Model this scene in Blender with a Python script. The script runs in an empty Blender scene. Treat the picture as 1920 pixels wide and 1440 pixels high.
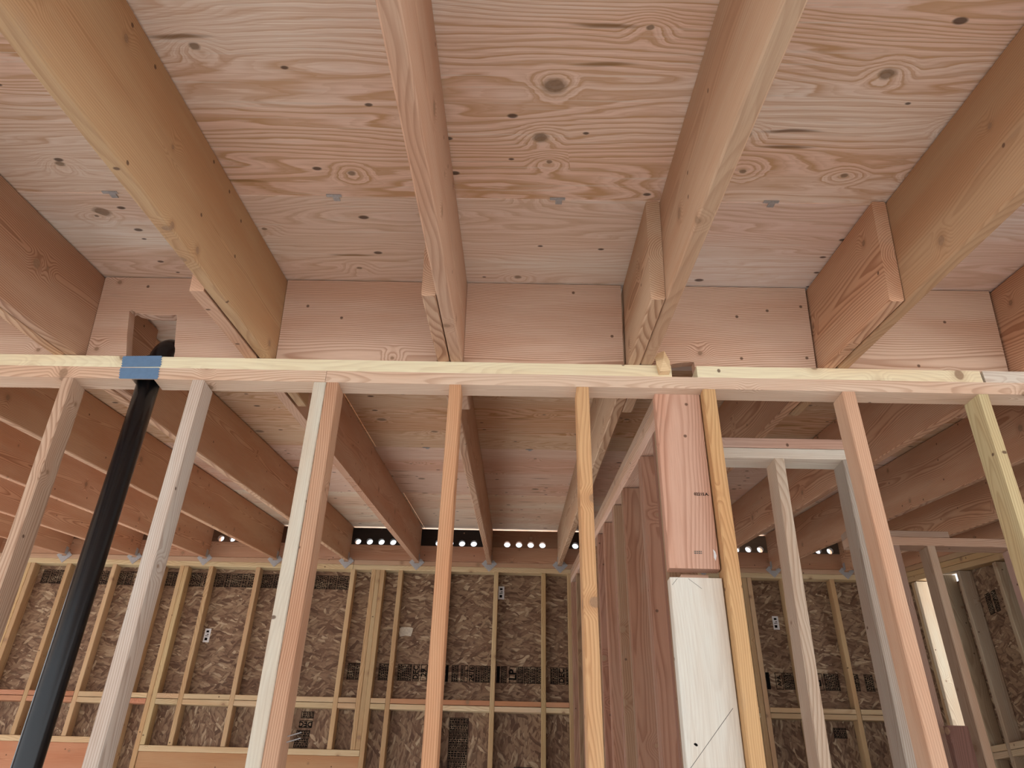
import bpy, bmesh, math, random
from mathutils import Vector, Matrix
random.seed(7)
scene = bpy.context.scene
COL = scene.collection

# ------------------------------------------------------------------ camera, sky, exposure
ZP = 2.74                                   # top of the near wall's plates above the floor
cam_d = bpy.data.cameras.new('camera')
cam_d.sensor_width = 36.0
cam_d.lens = 1400.0 / 1920.0 * 36.0
cam_d.clip_start = 0.05
cam_d.clip_end = 400
cam = bpy.data.objects.new('camera', cam_d)
COL.objects.link(cam)
PI_, RO, YA = 0.5428942612, 0.0259670799, -0.0158166086
Fv = Vector((math.sin(YA)*math.cos(PI_), math.cos(YA)*math.cos(PI_), math.sin(PI_)))
Rv = Vector((math.cos(YA), -math.sin(YA), 0))
Uv = Rv.cross(Fv)
R2 = Rv*math.cos(RO) + Uv*math.sin(RO)
U2 = -Rv*math.sin(RO) + Uv*math.cos(RO)
M = Matrix((R2, U2, -Fv)).transposed().to_4x4()
M.translation = Vector((0.0011, -1.9864, ZP - 1.2768))
cam.matrix_world = M
scene.camera = cam

world = bpy.data.worlds.new('sky'); scene.world = world
world.use_nodes = True
wn = world.node_tree
bg = wn.nodes['Background']
bg.inputs['Color'].default_value = (0.88, 0.94, 1.0, 1)
bg.inputs['Strength'].default_value = 1.0

sun_d = bpy.data.lights.new('sun', 'SUN'); sun_d.energy = 11.0; sun_d.angle = math.radians(0.6); sun_d.color = (1.0, 0.985, 0.97)
sun = bpy.data.objects.new('sun', sun_d); COL.objects.link(sun)          # high, from beyond the back wall
sun.rotation_euler = Vector((0.10, -0.55, -0.82)).to_track_quat('-Z', 'Y').to_euler()
sun.location = (0, 12, 15)

vs = scene.view_settings
vs.view_transform = 'Standard'; vs.look = 'None'; vs.gamma = 1.0
vs.use_curve_mapping = False
vs.exposure = 0.68

# ------------------------------------------------------------------ helpers
def s2l(c):
    return tuple((v/255/12.92) if v/255 <= 0.04045 else ((v/255+0.055)/1.055)**2.4 for v in c)

class NT:
    def __init__(self, name):
        self.m = bpy.data.materials.new(name); self.m.use_nodes = True
        self.t = self.m.node_tree
        for n in list(self.t.nodes): self.t.nodes.remove(n)
        self.out = self.t.nodes.new('ShaderNodeOutputMaterial')
        self.b = self.t.nodes.new('ShaderNodeBsdfPrincipled')
        self.t.links.new(self.b.outputs[0], self.out.inputs[0])
    def n(self, typ, **kw):
        nd = self.t.nodes.new(typ)
        for k, v in kw.items(): setattr(nd, k, v)
        return nd
    def link(self, a, b): self.t.links.new(a, b)
    def val(self, sock, v):
        if isinstance(v, bpy.types.NodeSocket): self.link(v, sock)
        else: sock.default_value = v
    def math(self, op, a, b=None, c=None, clamp=False):
        nd = self.n('ShaderNodeMath', operation=op, use_clamp=clamp)
        self.val(nd.inputs[0], a)
        if b is not None: self.val(nd.inputs[1], b)
        if c is not None: self.val(nd.inputs[2], c)
        return nd.outputs[0]
    def comb(self, x, y, z):
        nd = self.n('ShaderNodeCombineXYZ')
        for i, v in enumerate((x, y, z)): self.val(nd.inputs[i], v)
        return nd.outputs[0]
    def noise(self, vec, scale=1.0, detail=2.0, rough=0.5, dist=0.0, dim='3D'):
        nd = self.n('ShaderNodeTexNoise', noise_dimensions=dim)
        self.link(vec, nd.inputs['Vector'])
        nd.inputs['Scale'].default_value = scale
        nd.inputs['Detail'].default_value = detail
        nd.inputs['Roughness'].default_value = rough
        nd.inputs['Distortion'].default_value = dist
        return nd.outputs['Fac']
    def voro(self, vec, scale, dim='2D', feature='F1', rnd=1.0):
        nd = self.n('ShaderNodeTexVoronoi', voronoi_dimensions=dim, feature=feature)
        self.link(vec, nd.inputs['Vector'])
        nd.inputs['Scale'].default_value = scale
        nd.inputs['Randomness'].default_value = rnd
        return nd
    def mapr(self, v, a, b, c=0.0, d=1.0, smooth=True):
        nd = self.n('ShaderNodeMapRange', interpolation_type='SMOOTHSTEP' if smooth else 'LINEAR')
        self.val(nd.inputs['Value'], v)
        for k, x in zip(('From Min', 'From Max', 'To Min', 'To Max'), (a, b, c, d)): self.val(nd.inputs[k], x)
        return nd.outputs[0]
    def mix(self, fac, a, b, mode='MIX'):
        nd = self.n('ShaderNodeMix', data_type='RGBA', blend_type=mode)
        self.val(nd.inputs[0], fac)
        for s, v in ((nd.inputs[6], a), (nd.inputs[7], b)):
            if isinstance(v, tuple): s.default_value = (v + (1,))[:4]
            else: self.link(v, s)
        return nd.outputs[2]
    def sep(self, vec):
        nd = self.n('ShaderNodeSeparateXYZ'); self.link(vec, nd.inputs[0]); return nd.outputs
    def sepc(self, c):
        nd = self.n('ShaderNodeSeparateColor'); self.link(c, nd.inputs[0]); return nd.outputs
    def bump(self, h, strength=0.2, dist=0.002):
        nd = self.n('ShaderNodeBump')
        nd.inputs['Strength'].default_value = strength
        nd.inputs['Distance'].default_value = dist
        self.link(h, nd.inputs['Height']); self.link(nd.outputs[0], self.b.inputs['Normal'])

def lumber_material():
    """Sawn softwood: growth rings about a wandering pith, knots, fibres; obj.color is the board's own colour."""
    N = NT('sawn_lumber')
    tc = N.n('ShaderNodeTexCoord').outputs['Object']
    info = N.n('ShaderNodeObjectInfo')
    rnd = info.outputs['Random']; alpha = info.outputs['Alpha']
    x, y, z = N.sep(tc)
    off = N.math('MULTIPLY', rnd, 91.7)
    xs = N.math('ADD', x, off)
    # pith wandering along the length
    vy = N.comb(N.math('MULTIPLY', xs, 0.9), off, 3.1)
    ny = N.noise(vy, 1.0, 1.0)
    vz = N.comb(N.math('MULTIPLY', xs, 1.1), off, 9.7)
    nz = N.noise(vz, 1.0, 1.5)
    yc = N.math('MULTIPLY_ADD', ny, 0.07, N.math('MULTIPLY_ADD', rnd, 0.05, -0.11))
    r2 = N.math('FRACT', N.math('MULTIPLY', rnd, 13.37))
    zc = N.math('ADD', N.math('MULTIPLY_ADD', nz, 0.20, -0.10), N.math('MULTIPLY_ADD', r2, 0.12, -0.06))
    # knots: circles on the wide face
    kv = N.comb(xs, N.math('MULTIPLY_ADD', y, 0.75, z), 0.0)
    k1 = N.voro(kv, 4.2)
    kc = N.sepc(k1.outputs['Color'])
    on = N.math('GREATER_THAN', kc[0], 0.52)
    rad = N.math('MULTIPLY_ADD', kc[1], 0.045, 0.022)
    kd = k1.outputs['Distance']
    kd = N.math('ADD', kd, N.math('MULTIPLY', N.math('SUBTRACT', N.noise(kv, 60.0, 1.0), 0.5), 0.02))
    swirl = N.math('MULTIPLY', N.mapr(kd, 0.0, 0.22, 1.0, 0.0), on)
    knot = N.math('MULTIPLY', N.mapr(kd, N.math('MULTIPLY', rad, 0.8), N.math('MULTIPLY', rad, 1.15), 1.0, 0.0), on)
    halo = N.math('MULTIPLY', N.mapr(kd, rad, N.math('MULTIPLY', rad, 2.6), 1.0, 0.0), on)
    # small pin knots
    k2 = N.voro(kv, 9.0)
    k2c = N.sepc(k2.outputs['Color'])
    pin = N.math('MULTIPLY', N.mapr(k2.outputs['Distance'], 0.03, 0.06, 1.0, 0.0), N.math('GREATER_THAN', k2c[0], 0.82))
    dy = N.math('SUBTRACT', y, yc); dz = N.math('SUBTRACT', z, zc)
    r = N.math('SQRT', N.math('ADD', N.math('MULTIPLY', dy, dy), N.math('MULTIPLY', dz, dz)))
    wob = N.noise(N.comb(N.math('MULTIPLY', xs, 2.2), N.math('MULTIPLY', y, 14.0), N.math('MULTIPLY', z, 14.0)), 1.0, 2.0)
    t = N.math('MULTIPLY_ADD', r, 165.0, N.math('MULTIPLY', wob, 2.4))
    t = N.math('MULTIPLY_ADD', swirl, 3.6, t)
    s = N.math('FRACT', t)
    late = N.math('MULTIPLY', N.mapr(s, 0.30, 0.86), N.mapr(s, 0.88, 1.0, 1.0, 0.0))
    # some boards show strong grain, others are plain
    wgt = N.math('MULTIPLY_ADD', alpha, 0.85, 0.08)
    soft = N.noise(N.comb(N.math('MULTIPLY', xs, 1.2), N.math('MULTIPLY', y, 10.0), N.math('MULTIPLY', z, 9.0)), 1.0, 3.0)
    late = N.math('MULTIPLY', late, N.math('MULTIPLY', wgt, N.mapr(soft, 0.25, 0.6, 0.55, 1.15)))
    base = info.outputs['Color']
    dark = N.mix(1.0, base, (0.58, 0.44, 0.37), 'MULTIPLY')
    heart = N.mix(1.0, base, (0.95, 0.84, 0.78), 'MULTIPLY')
    c = N.mix(N.mapr(soft, 0.38, 0.68), base, heart)
    c = N.mix(late, c, dark)
    fib = N.noise(N.comb(N.math('MULTIPLY', xs, 9.0), N.math('MULTIPLY', y, 420.0), N.math('MULTIPLY', z, 420.0)), 1.0, 2.0)
    c = N.mix(N.mapr(fib, 0.35, 0.75, 0.0, 0.22), c, dark)
    c = N.mix(N.math('MULTIPLY', halo, 0.35), c, dark)
    kring = N.math('FRACT', N.math('MULTIPLY', kd, 70.0))
    kn = N.mix(N.math('MULTIPLY_ADD', kring, 0.5, N.math('MULTIPLY', N.noise(kv, 130.0, 2.0), 0.5)), (0.17, 0.09, 0.05), (0.42, 0.27, 0.17))
    c = N.mix(N.math('MULTIPLY', knot, 0.80), c, kn)
    c = N.mix(N.math('MULTIPLY', pin, 0.85), c, (0.10, 0.05, 0.03))
    # end grain reads a little greyer: rings only (same field), handling marks
    grime = N.noise(N.comb(xs, N.math('MULTIPLY', y, 3.0), N.math('MULTIPLY', z, 3.0)), 5.0, 4.0, 0.6)
    c = N.mix(N.mapr(grime, 0.60, 0.80, 0.0, 0.22), c, (0.33, 0.27, 0.21))
    N.link(c, N.b.inputs['Base Color'])
    N.b.inputs['Roughness'].default_value = 0.72
    N.b.inputs['Specular IOR Level'].default_value = 0.25
    N.bump(N.math('ADD', fib, N.math('MULTIPLY', late, 0.8)), 0.25, 0.0012)
    return N.m

def plywood_material():
    """Rotary-cut fir veneer: long wavy contour grain along the sheet, knots, pitch streaks."""
    N = NT('fir_plywood')
    tc = N.n('ShaderNodeTexCoord').outputs['Object']
    info = N.n('ShaderNodeObjectInfo')
    rnd = info.outputs['Random']; alpha = info.outputs['Alpha']
    x, y, z = N.sep(tc)                       # x along the sheet, z across it
    off = N.math('MULTIPLY', rnd, 57.3)
    xs = N.math('ADD', x, off); zs = N.math('ADD', z, off)
    kv = N.comb(xs, zs, 0.0)
    # big knots
    k1 = N.voro(N.comb(N.math('MULTIPLY', xs, 0.86), zs, 0.0), 4.6)
    kc = N.sepc(k1.outputs['Color'])
    on = N.math('GREATER_THAN', kc[0], 0.62)
    rad = N.math('MULTIPLY_ADD', N.math('POWER', kc[1], 2.0), 0.075, 0.022)
    kd = N.math('ADD', k1.outputs['Distance'], N.math('MULTIPLY_ADD', N.noise(kv, 55.0, 1.0), 0.03, -0.015))
    knot = N.math('MULTIPLY', N.mapr(kd, N.math('MULTIPLY', rad, 0.85), N.math('MULTIPLY', rad, 1.1), 1.0, 0.0), on)
    rim = N.math('MULTIPLY', N.math('MULTIPLY', N.mapr(kd, N.math('MULTIPLY', rad, 1.0), N.math('MULTIPLY', rad, 1.5), 1.0, 0.0), on), N.math('SUBTRACT', 1.0, knot))
    swirl = N.math('MULTIPLY', N.mapr(kd, 0.0, 0.30, 1.0, 0.0), on)
    # pin knots
    k2 = N.voro(N.comb(N.math('MULTIPLY', xs, 0.60), zs, 0.0), 9.5)
    k2c = N.sepc(k2.outputs['Color'])
    pin = N.math('MULTIPLY', N.mapr(k2.outputs['Distance'], N.math('MULTIPLY_ADD', k2c[1], 0.05, 0.02), N.math('MULTIPLY_ADD', k2c[1], 0.07, 0.05), 1.0, 0.0), N.math('GREATER_THAN', k2c[0], 0.80))
    # pitch streaks, long and thin
    k3 = N.voro(N.comb(N.math('MULTIPLY', xs, 0.9), N.math('MULTIPLY', N.math('MULTIPLY_ADD', N.noise(kv, 6.0, 2.0), 0.02, zs), 9.0), 0.0), 2.4)
    k3c = N.sepc(k3.outputs['Color'])
    streak = N.math('MULTIPLY', N.mapr(k3.outputs['Distance'], 0.05, 0.20, 1.0, 0.0), N.math('GREATER_THAN', k3c[0], 0.90))
    # contour grain
    g = N.noise(N.comb(N.math('MULTIPLY', xs, 0.75), N.math('MULTIPLY', zs, 4.2), off), 1.0, 2.0, 0.45, 0.25)
    wob = N.noise(N.comb(N.math('MULTIPLY', xs, 6.0), N.math('MULTIPLY', zs, 40.0), off), 1.0, 2.0)
    t = N.math('MULTIPLY_ADD', g, 22.0, N.math('MULTIPLY', zs, 34.0))
    t = N.math('MULTIPLY_ADD', swirl, 2.6, t)
    t = N.math('MULTIPLY_ADD', wob, 0.9, t)
    s = N.math('FRACT', t)
    late = N.math('MULTIPLY', N.mapr(s, 0.30, 0.86), N.mapr(s, 0.88, 1.0, 1.0, 0.0))
    t2 = N.math('FRACT', N.math('MULTIPLY', t, 2.7))
    late2 = N.math('MULTIPLY', N.mapr(t2, 0.3, 0.9), N.mapr(t2, 0.9, 1.0, 1.0, 0.0))
    zone = N.noise(N.comb(N.math('MULTIPLY', xs, 0.5), N.math('MULTIPLY', zs, 3.0), N.math('ADD', off, 4.0)), 1.0, 2.0)
    late = N.math('MULTIPLY', late, N.mapr(zone, 0.35, 0.6, 0.25, 1.0))
    base = info.outputs['Color']
    dark = N.mix(1.0, base, (0.66, 0.47, 0.31), 'MULTIPLY')
    red = N.mix(1.0, base, (0.96, 0.82, 0.77), 'MULTIPLY')
    c = N.mix(N.mapr(zone, 0.42, 0.62), base, red)
    c = N.mix(N.math('MULTIPLY', N.math('MULTIPLY_ADD', late2, 0.26, N.math('MULTIPLY', late, 0.85)), alpha, None, True), c, dark)
    fib = N.noise(N.comb(N.math('MULTIPLY', xs, 7.0), N.math('MULTIPLY', zs, 320.0), 0.0), 1.0, 3.0)
    c = N.mix(N.mapr(fib, 0.40, 0.75, 0.0, 0.30), c, dark)
    st = N.noise(N.comb(N.math('MULTIPLY', xs, 2.6), N.math('MULTIPLY', zs, 130.0), off), 1.0, 2.0, 0.6, 0.15)
    c = N.mix(N.mapr(st, 0.50, 0.72, 0.0, 0.42), c, dark)
    c = N.mix(N.mapr(st, 0.28, 0.42, 0.45, 0.0), c, (0.86, 0.78, 0.69))
    kn = N.mix(N.noise(kv, 90.0, 2.0), (0.15, 0.085, 0.05), (0.33, 0.22, 0.14))
    glow = N.math('MULTIPLY', N.math('MULTIPLY', N.mapr(kd, N.math('MULTIPLY', rad, 1.2), N.math('MULTIPLY', rad, 2.2), 1.0, 0.0), on), 0.22)
    c = N.mix(glow, c, (0.80, 0.66, 0.50))
    c = N.mix(N.math('MULTIPLY', rim, 0.5), c, (0.26, 0.14, 0.07))
    c = N.mix(N.math('MULTIPLY', knot, 0.80), c, kn)
    c = N.mix(N.math('MULTIPLY', pin, 0.85), c, (0.085, 0.045, 0.03))
    c = N.mix(N.math('MULTIPLY', streak, 0.80), c, N.mix(k3c[1], (0.11, 0.045, 0.025), (0.36, 0.20, 0.07)))
    N.link(c, N.b.inputs['Base Color'])
    N.b.inputs['Roughness'].default_value = 0.75
    N.b.inputs['Specular IOR Level'].default_value = 0.2
    N.bump(N.math('ADD', fib, N.math('MULTIPLY', late, 0.6)), 0.25, 0.0012)
    return N.m

def osb_material():
    """Oriented strand board: three layers of long flakes laid at different angles."""
    N = NT('oriented_strand_board')
    tc = N.n('ShaderNodeTexCoord').outputs['Object']
    rnd = N.n('ShaderNodeObjectInfo').outputs['Random']
    x, y, z = N.sep(tc)
    off = N.math('MULTIPLY', rnd, 33.0)
    base = N.comb(N.math('ADD', x, off), N.math('ADD', z, off), 0.0)
    wx = N.math('MULTIPLY_ADD', N.noise(base, 6.0, 3.0), 0.08, -0.04)
    wz = N.math('MULTIPLY_ADD', N.noise(N.comb(N.math('ADD', x, 5.0), N.math('ADD', z, off), 2.0), 6.0, 3.0), 0.07, -0.035)
    px = N.math('ADD', N.math('ADD', x, off), wx); pz = N.math('ADD', N.math('ADD', z, off), wz)
    col = None
    for i, (ang, sx, sz, thr) in enumerate(((-0.12, 9.0, 38.0, 0.0), (0.42, 11.0, 44.0, 0.60), (-0.50, 12.0, 46.0, 0.66), (0.12, 8.0, 34.0, 0.62), (1.1, 12.0, 42.0, 0.86), (-0.25, 13.0, 60.0, 0.62), (0.75, 13.0, 50.0, 0.84))):
        ca, sa = math.cos(ang), math.sin(ang)
        u = N.math('MULTIPLY', N.math('ADD', N.math('MULTIPLY', px, ca), N.math('MULTIPLY', pz, sa)), sx)
        v = N.math('MULTIPLY', N.math('SUBTRACT', N.math('MULTIPLY', pz, ca), N.math('MULTIPLY', px, sa)), sz)
        vo = N.voro(N.comb(N.math('ADD', u, i*7.3), N.math('ADD', v, i*3.1), 0.0), 1.0)
        c3 = N.sepc(vo.outputs['Color'])
        ramp = N.n('ShaderNodeValToRGB')
        e = ramp.color_ramp.elements
        e[0].position = 0.0; e[0].color = s2l((92, 66, 50)) + (1,)
        e[1].position = 1.0; e[1].color = s2l((188, 166, 138)) + (1,)
        for pos, cc in ((0.10, (112, 84, 64)), (0.35, (132, 104, 82)), (0.85, (154, 128, 102))):
            k = e.new(pos); k.color = s2l(cc) + (1,)
        N.link(c3[1], ramp.inputs[0])
        edge = N.mapr(vo.outputs['Distance'], 0.40, 0.75, 0.0, 0.60)
        cc = N.mix(edge, ramp.outputs[0], s2l((78, 54, 40)))
        if col is None: col = cc
        else: col = N.mix(N.math('GREATER_THAN', c3[0], thr), col, cc)
    gr = N.noise(N.comb(N.math('MULTIPLY', px, 40.0), N.math('MULTIPLY', pz, 260.0), 0.0), 1.0, 2.0)
    col = N.mix(N.mapr(gr, 0.4, 0.75, 0.0, 0.40), col, s2l((92, 66, 50)))
    N.link(col, N.b.inputs['Base Color'])
    N.b.inputs['Roughness'].default_value = 0.6
    N.b.inputs['Specular IOR Level'].default_value = 0.3
    N.bump(gr, 0.3, 0.002)
    return N.m

def plain_material(name, col, rough=0.6, metal=0.0, spec=0.5, nscale=40.0, amp=0.15):
    N = NT(name)
    tc = N.n('ShaderNodeTexCoord').outputs['Object']
    nz = N.noise(tc, nscale, 3.0, 0.6)
    c = s2l(col)
    N.link(N.mix(N.mapr(nz, 0.3, 0.7, 0.0, 1.0), tuple(v*(1-amp) for v in c), tuple(min(1, v*(1+amp)) for v in c)), N.b.inputs['Base Color'])
    N.b.inputs['Roughness'].default_value = rough
    N.b.inputs['Metallic'].default_value = metal
    N.b.inputs['Specular IOR Level'].default_value = spec
    return N.m

LUM = lumber_material()
PLY = plywood_material()
OSB = osb_material()
INK = plain_material('black_stamp_ink', (18, 16, 15), 0.9, spec=0.1, nscale=120, amp=0.4)
ABS = plain_material('black_abs_plastic', (6, 9, 14), 0.24, spec=0.5, nscale=20, amp=0.2)
TAPE = plain_material('blue_grey_tape', (98, 128, 160), 0.45, nscale=60, amp=0.05)
STEEL = plain_material('galvanised_steel', (176, 178, 182), 0.42, metal=0.45, nscale=150, amp=0.12)
PAPER = plain_material('white_paper', (225, 226, 228), 0.7, nscale=80, amp=0.04)
GRND = plain_material('dry_ground', (190, 188, 186), 0.95, nscale=1.5, amp=0.2)
CONC = plain_material('concrete_slab', (200, 199, 198), 0.85, nscale=6, amp=0.1)
GREYCUT = plain_material('grey_sawn_edge', (165, 160, 155), 0.8, nscale=90, amp=0.1)

# board colours (sRGB)
PINK = (226, 186, 160); TAN = (202, 166, 120); ORANGE = (226, 170, 118); PALE = (240, 226, 186)
WHITE = (236, 230, 212); GREY = (190, 176, 156); RED = (196, 142, 108); BROWN = (170, 124, 90); HONEY = (214, 178, 124)

def wood(c):
    l = 0.3*c[0] + 0.59*c[1] + 0.11*c[2]
    return s2l(tuple(min(255, (l + (v-l)*0.76)*0.965) for v in c))

def jit(c, a=10):
    d = random.uniform(-a, a)
    return tuple(max(0, min(255, v + d + random.uniform(-a*.35, a*.35))) for v in c)

def mesh_obj(name, bm, mat, parent=None, mw=None, smooth=False):
    me = bpy.data.meshes.new(name)
    bmesh.ops.recalc_face_normals(bm, faces=bm.faces)
    bm.to_mesh(me); bm.free()
    if smooth:
        for p in me.polygons: p.use_smooth = len(p.vertices) <= 4
    for m in (mat if isinstance(mat, (list, tuple)) else [mat]): me.materials.append(m)
    o = bpy.data.objects.new(name, me)
    COL.objects.link(o)
    if mw is not None: o.matrix_world = mw
    if parent is not None: o.parent = parent
    return o

def tag(o, label=None, cat=None, group=None, kind=None):
    if label: o['label'] = label
    if cat: o['category'] = cat
    if group: o['group'] = group
    if kind: o['kind'] = kind
    return o

def empty(name, loc=(0, 0, 0)):
    o = bpy.data.objects.new(name, None); COL.objects.link(o); o.location = loc
    o.empty_display_size = 0.1
    return o

def prism_bm(L, t, w, ch=0.003, seg=1, wane=0.0):
    """Board: length along x, thickness along y, width along z, eased long edges."""
    bm = bmesh.new()
    a, b = t/2, w/2
    sec = [(-a+ch, -b), (a-ch, -b), (a, -b+ch), (a, b-ch), (a-ch, b), (-a+ch, b), (-a, b-ch), (-a, -b+ch)]
    rings = []
    for i in range(seg+1):
        x = -L/2 + L*i/seg
        k = 0.0 if i in (0, seg) else 1.0
        dy = random.uniform(-1, 1)*0.0012*k; dz = random.uniform(-1, 1)*0.0012*k
        rr = []
        for j, (y, z) in enumerate(sec):
            e = wane*random.uniform(0.3, 1.0) if (wane and j in (0, 7)) else 0
            rr.append(bm.verts.new((x, y + dy + e, z + dz + e)))
        rings.append(rr)
    for i in range(seg):
        for j in range(8):
            bm.faces.new((rings[i][j], rings[i][(j+1) % 8], rings[i+1][(j+1) % 8], rings[i+1][j]))
    bm.faces.new(rings[0][::-1]); bm.faces.new(rings[-1])
    return bm

def basis(p0, p1, wdir):
    p0, p1 = Vector(p0), Vector(p1)
    ex = (p1-p0).normalized()
    ez = Vector(wdir); ez = (ez - ex*ez.dot(ex)).normalized()
    ey = ez.cross(ex)
    m = Matrix((ex, ey, ez)).transposed().to_4x4()
    m.translation = (p0+p1)/2
    return m, (p1-p0).length

def board(name, p0, p1, t, w, wdir, col, parent=None, grain=0.6, mat=None, ch=0.003, wane=0.0, seg=None):
    m, L = basis(p0, p1, wdir)
    if seg is None: seg = max(1, min(8, int(L/0.5)))
    o = mesh_obj(name, prism_bm(L, t, w, ch, seg, wane), mat or LUM, parent, m)
    o.color = wood(col) + (grain,)
    return o

def sheet(name, centre, ex, ez, L, W, th, mat, col=(200, 170, 140), grain=1.0, parent=None):
    ex, ez = Vector(ex).normalized(), Vector(ez).normalized()
    m = Matrix((ex, ez.cross(ex), ez)).transposed().to_4x4(); m.translation = Vector(centre)
    o = mesh_obj(name, prism_bm(L, th, W, 0.0008, 1), mat, parent, m)
    o.color = s2l(col) + (grain,)
    return o

def poly_bm(pts, th):
    """Outline in the local xz plane, extruded along y by th (centred)."""
    bm = bmesh.new()
    f = [bm.verts.new((p[0], -th/2, p[1])) for p in pts]
    b = [bm.verts.new((p[0], th/2, p[1])) for p in pts]
    bm.faces.new(f); bm.faces.new(b[::-1])
    n = len(pts)
    for i in range(n): bm.faces.new((f[i], b[i], b[(i+1) % n], f[(i+1) % n]))
    bm.normal_update()
    bmesh.ops.triangulate(bm, faces=[q for q in bm.faces if len(q.verts) > 4])
    return bm

def box_into(bm, c, s, rot=None):
    r = bmesh.ops.create_cube(bm, size=1.0)
    mm = Matrix.Translation(Vector(c)) @ (rot.to_4x4() if rot else Matrix.Identity(4)) @ Matrix.Diagonal((*s, 1.0))
    bmesh.ops.transform(bm, matrix=mm, verts=r['verts'])

def tube_into(bm, pts, rads, n=24, cap=True):
    rings = []
    for i, p in enumerate(pts):
        p = Vector(p)
        d = (Vector(pts[min(i+1, len(pts)-1)]) - Vector(pts[max(i-1, 0)])).normalized()
        u = d.cross(Vector((1, 0, 0)))
        if u.length < 1e-3: u = d.cross(Vector((0, 1, 0)))
        u.normalize(); v = d.cross(u)
        rings.append([bm.verts.new(p + (u*math.cos(2*math.pi*k/n) + v*math.sin(2*math.pi*k/n))*rads[i]) for k in range(n)])
    for a, b in zip(rings, rings[1:]):
        for k in range(n): bm.faces.new((a[k], a[(k+1) % n], b[(k+1) % n], b[k]))
    if cap: bm.faces.new(rings[0][::-1]); bm.faces.new(rings[-1])

# roof frame: v runs up the slope away from the camera, n is square to the roof
TH = math.atan(0.1652)
CT, ST = math.cos(TH), math.sin(TH)
HR = 0.310                                   # rafter depth
def RF(x, v, n): return Vector((x, v*CT - n*ST, ZP + v*ST + n*CT))
VD = Vector((0, CT, ST)); ND = Vector((0, -ST, CT))
def Z(z): return ZP + z
UP = Vector((0, 0, 1))

# ------------------------------------------------------------------ ground and floor
bm = bmesh.new(); bmesh.ops.create_grid(bm, x_segments=4, y_segments=4, size=60)
tag(mesh_obj('ground', bm, GRND, None, Matrix.Translation((0, 0, -0.35))), kind='structure')
bm = bmesh.new(); box_into(bm, (-1.35, 0.7, -0.1), (9.3, 7.5, 0.2))
tag(mesh_obj('floor', bm, CONC), kind='structure')

# ------------------------------------------------------------------ roof deck: plywood sheets on the rafters
ceiling = tag(empty('ceiling', (0, 0, ZP)), kind='structure')
def under(o, par):
    mw = o.matrix_world.copy(); o.parent = par; o.matrix_parent_inverse = par.matrix_world.inverted() if par.matrix_world != Matrix.Identity(4) else Matrix.Identity(4)
    o.matrix_world = mw
bpy.context.view_layer.update()
V_ROWS = [-2.838, -1.633, -0.428, 0.777, 1.983, 3.128, 4.62]
ROWCOL = [((250, 232, 216), 0.95), ((252, 234, 218), 1.0), ((250, 242, 234), 0.55),
          ((230, 204, 174), 1.0), ((240, 214, 198), 0.7), ((252, 238, 220), 0.6)]
for i in range(6):
    v0, v1 = V_ROWS[i], V_ROWS[i+1]
    xs = [-8.16, -5.72, -3.28, -0.84, 1.60, 4.04] if i % 2 == 1 else [-6.94, -4.50, -2.06, 0.377, 2.82, 4.04]
    for x0, x1 in zip(xs, xs[1:]):
        c = RF((x0+x1)/2, (v0+v1)/2, HR + 0.0095)
        col, gr = ROWCOL[i]
        o = sheet('plywood_sheet', c, (1, 0, 0), VD, (x1-x0)-0.003, (v1-v0)-0.003, 0.015, PLY, jit(col, 5), gr)
        under(o, ceiling)

# ------------------------------------------------------------------ rafters
GAP = {-7: -5.735, -6: -5.125, -5: -4.515, 8: 3.205, -4: -3.905, -3: -3.295, -2: -2.682, -1: -2.074, 0: -1.458, 1: -0.837, 2: -0.229, 3: 0.373, 4: 0.990, 5: 1.601, 6: 2.210, 7: 2.815}
FARX = {-7: -5.76, -6: -5.15, -5: -4.54, 8: 3.175, -4: -3.930, -3: -3.320, -2: -2.710, -1: -2.099, 0: -1.484, 1: -0.877, 2: -0.253, 3: 0.354, 4: 0.964, 5: 1.575, 6: 2.175, 7: 2.795}
NEARCOL = {-1: RED, 0: (206, 158, 122), 1: (208, 162, 110), 2: (214, 166, 132), 3: (208, 166, 128), 4: (204, 158, 112), 5: (204, 156, 124), 6: RED}
NEARLAB = {-1: 'rafter mostly out of frame beyond the left edge on the near side of the wall',
           0: 'reddish rafter with swirling knot at the far left edge of the near ceiling',
           1: 'wide golden tan rafter crossing the upper left corner, above the black pipe',
           2: 'narrow looking rafter running down the middle of the near ceiling',
           3: 'rafter with a pale underside right of centre, ending above the splintered plate notch',
           4: 'deep tan rafter running out of the upper right edge',
           5: 'rafter corner just visible at the right edge below the upper right rafter',
           6: 'rafter beyond the right edge on the near side'}
HGROUP = 'rafters'
V_LAP_N, V_LAP_R = 0.432/CT, -0.426/CT
for k in (-1, 0, 1, 2, 3, 4, 5, 6):
    g = GAP[k]
    o = board('rafter', RF(g+0.0195, -3.0, HR/2), RF(g+0.0195, V_LAP_N + 0.01, HR/2), 0.038, HR - 0.002, ND, NEARCOL[k], grain={1: 0.4, 2: 0.45, 3: 0.25, 4: 0.35}.get(k, 0.9), ch=0.004)
    tag(o, NEARLAB[k], 'rafter', HGROUP)
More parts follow.
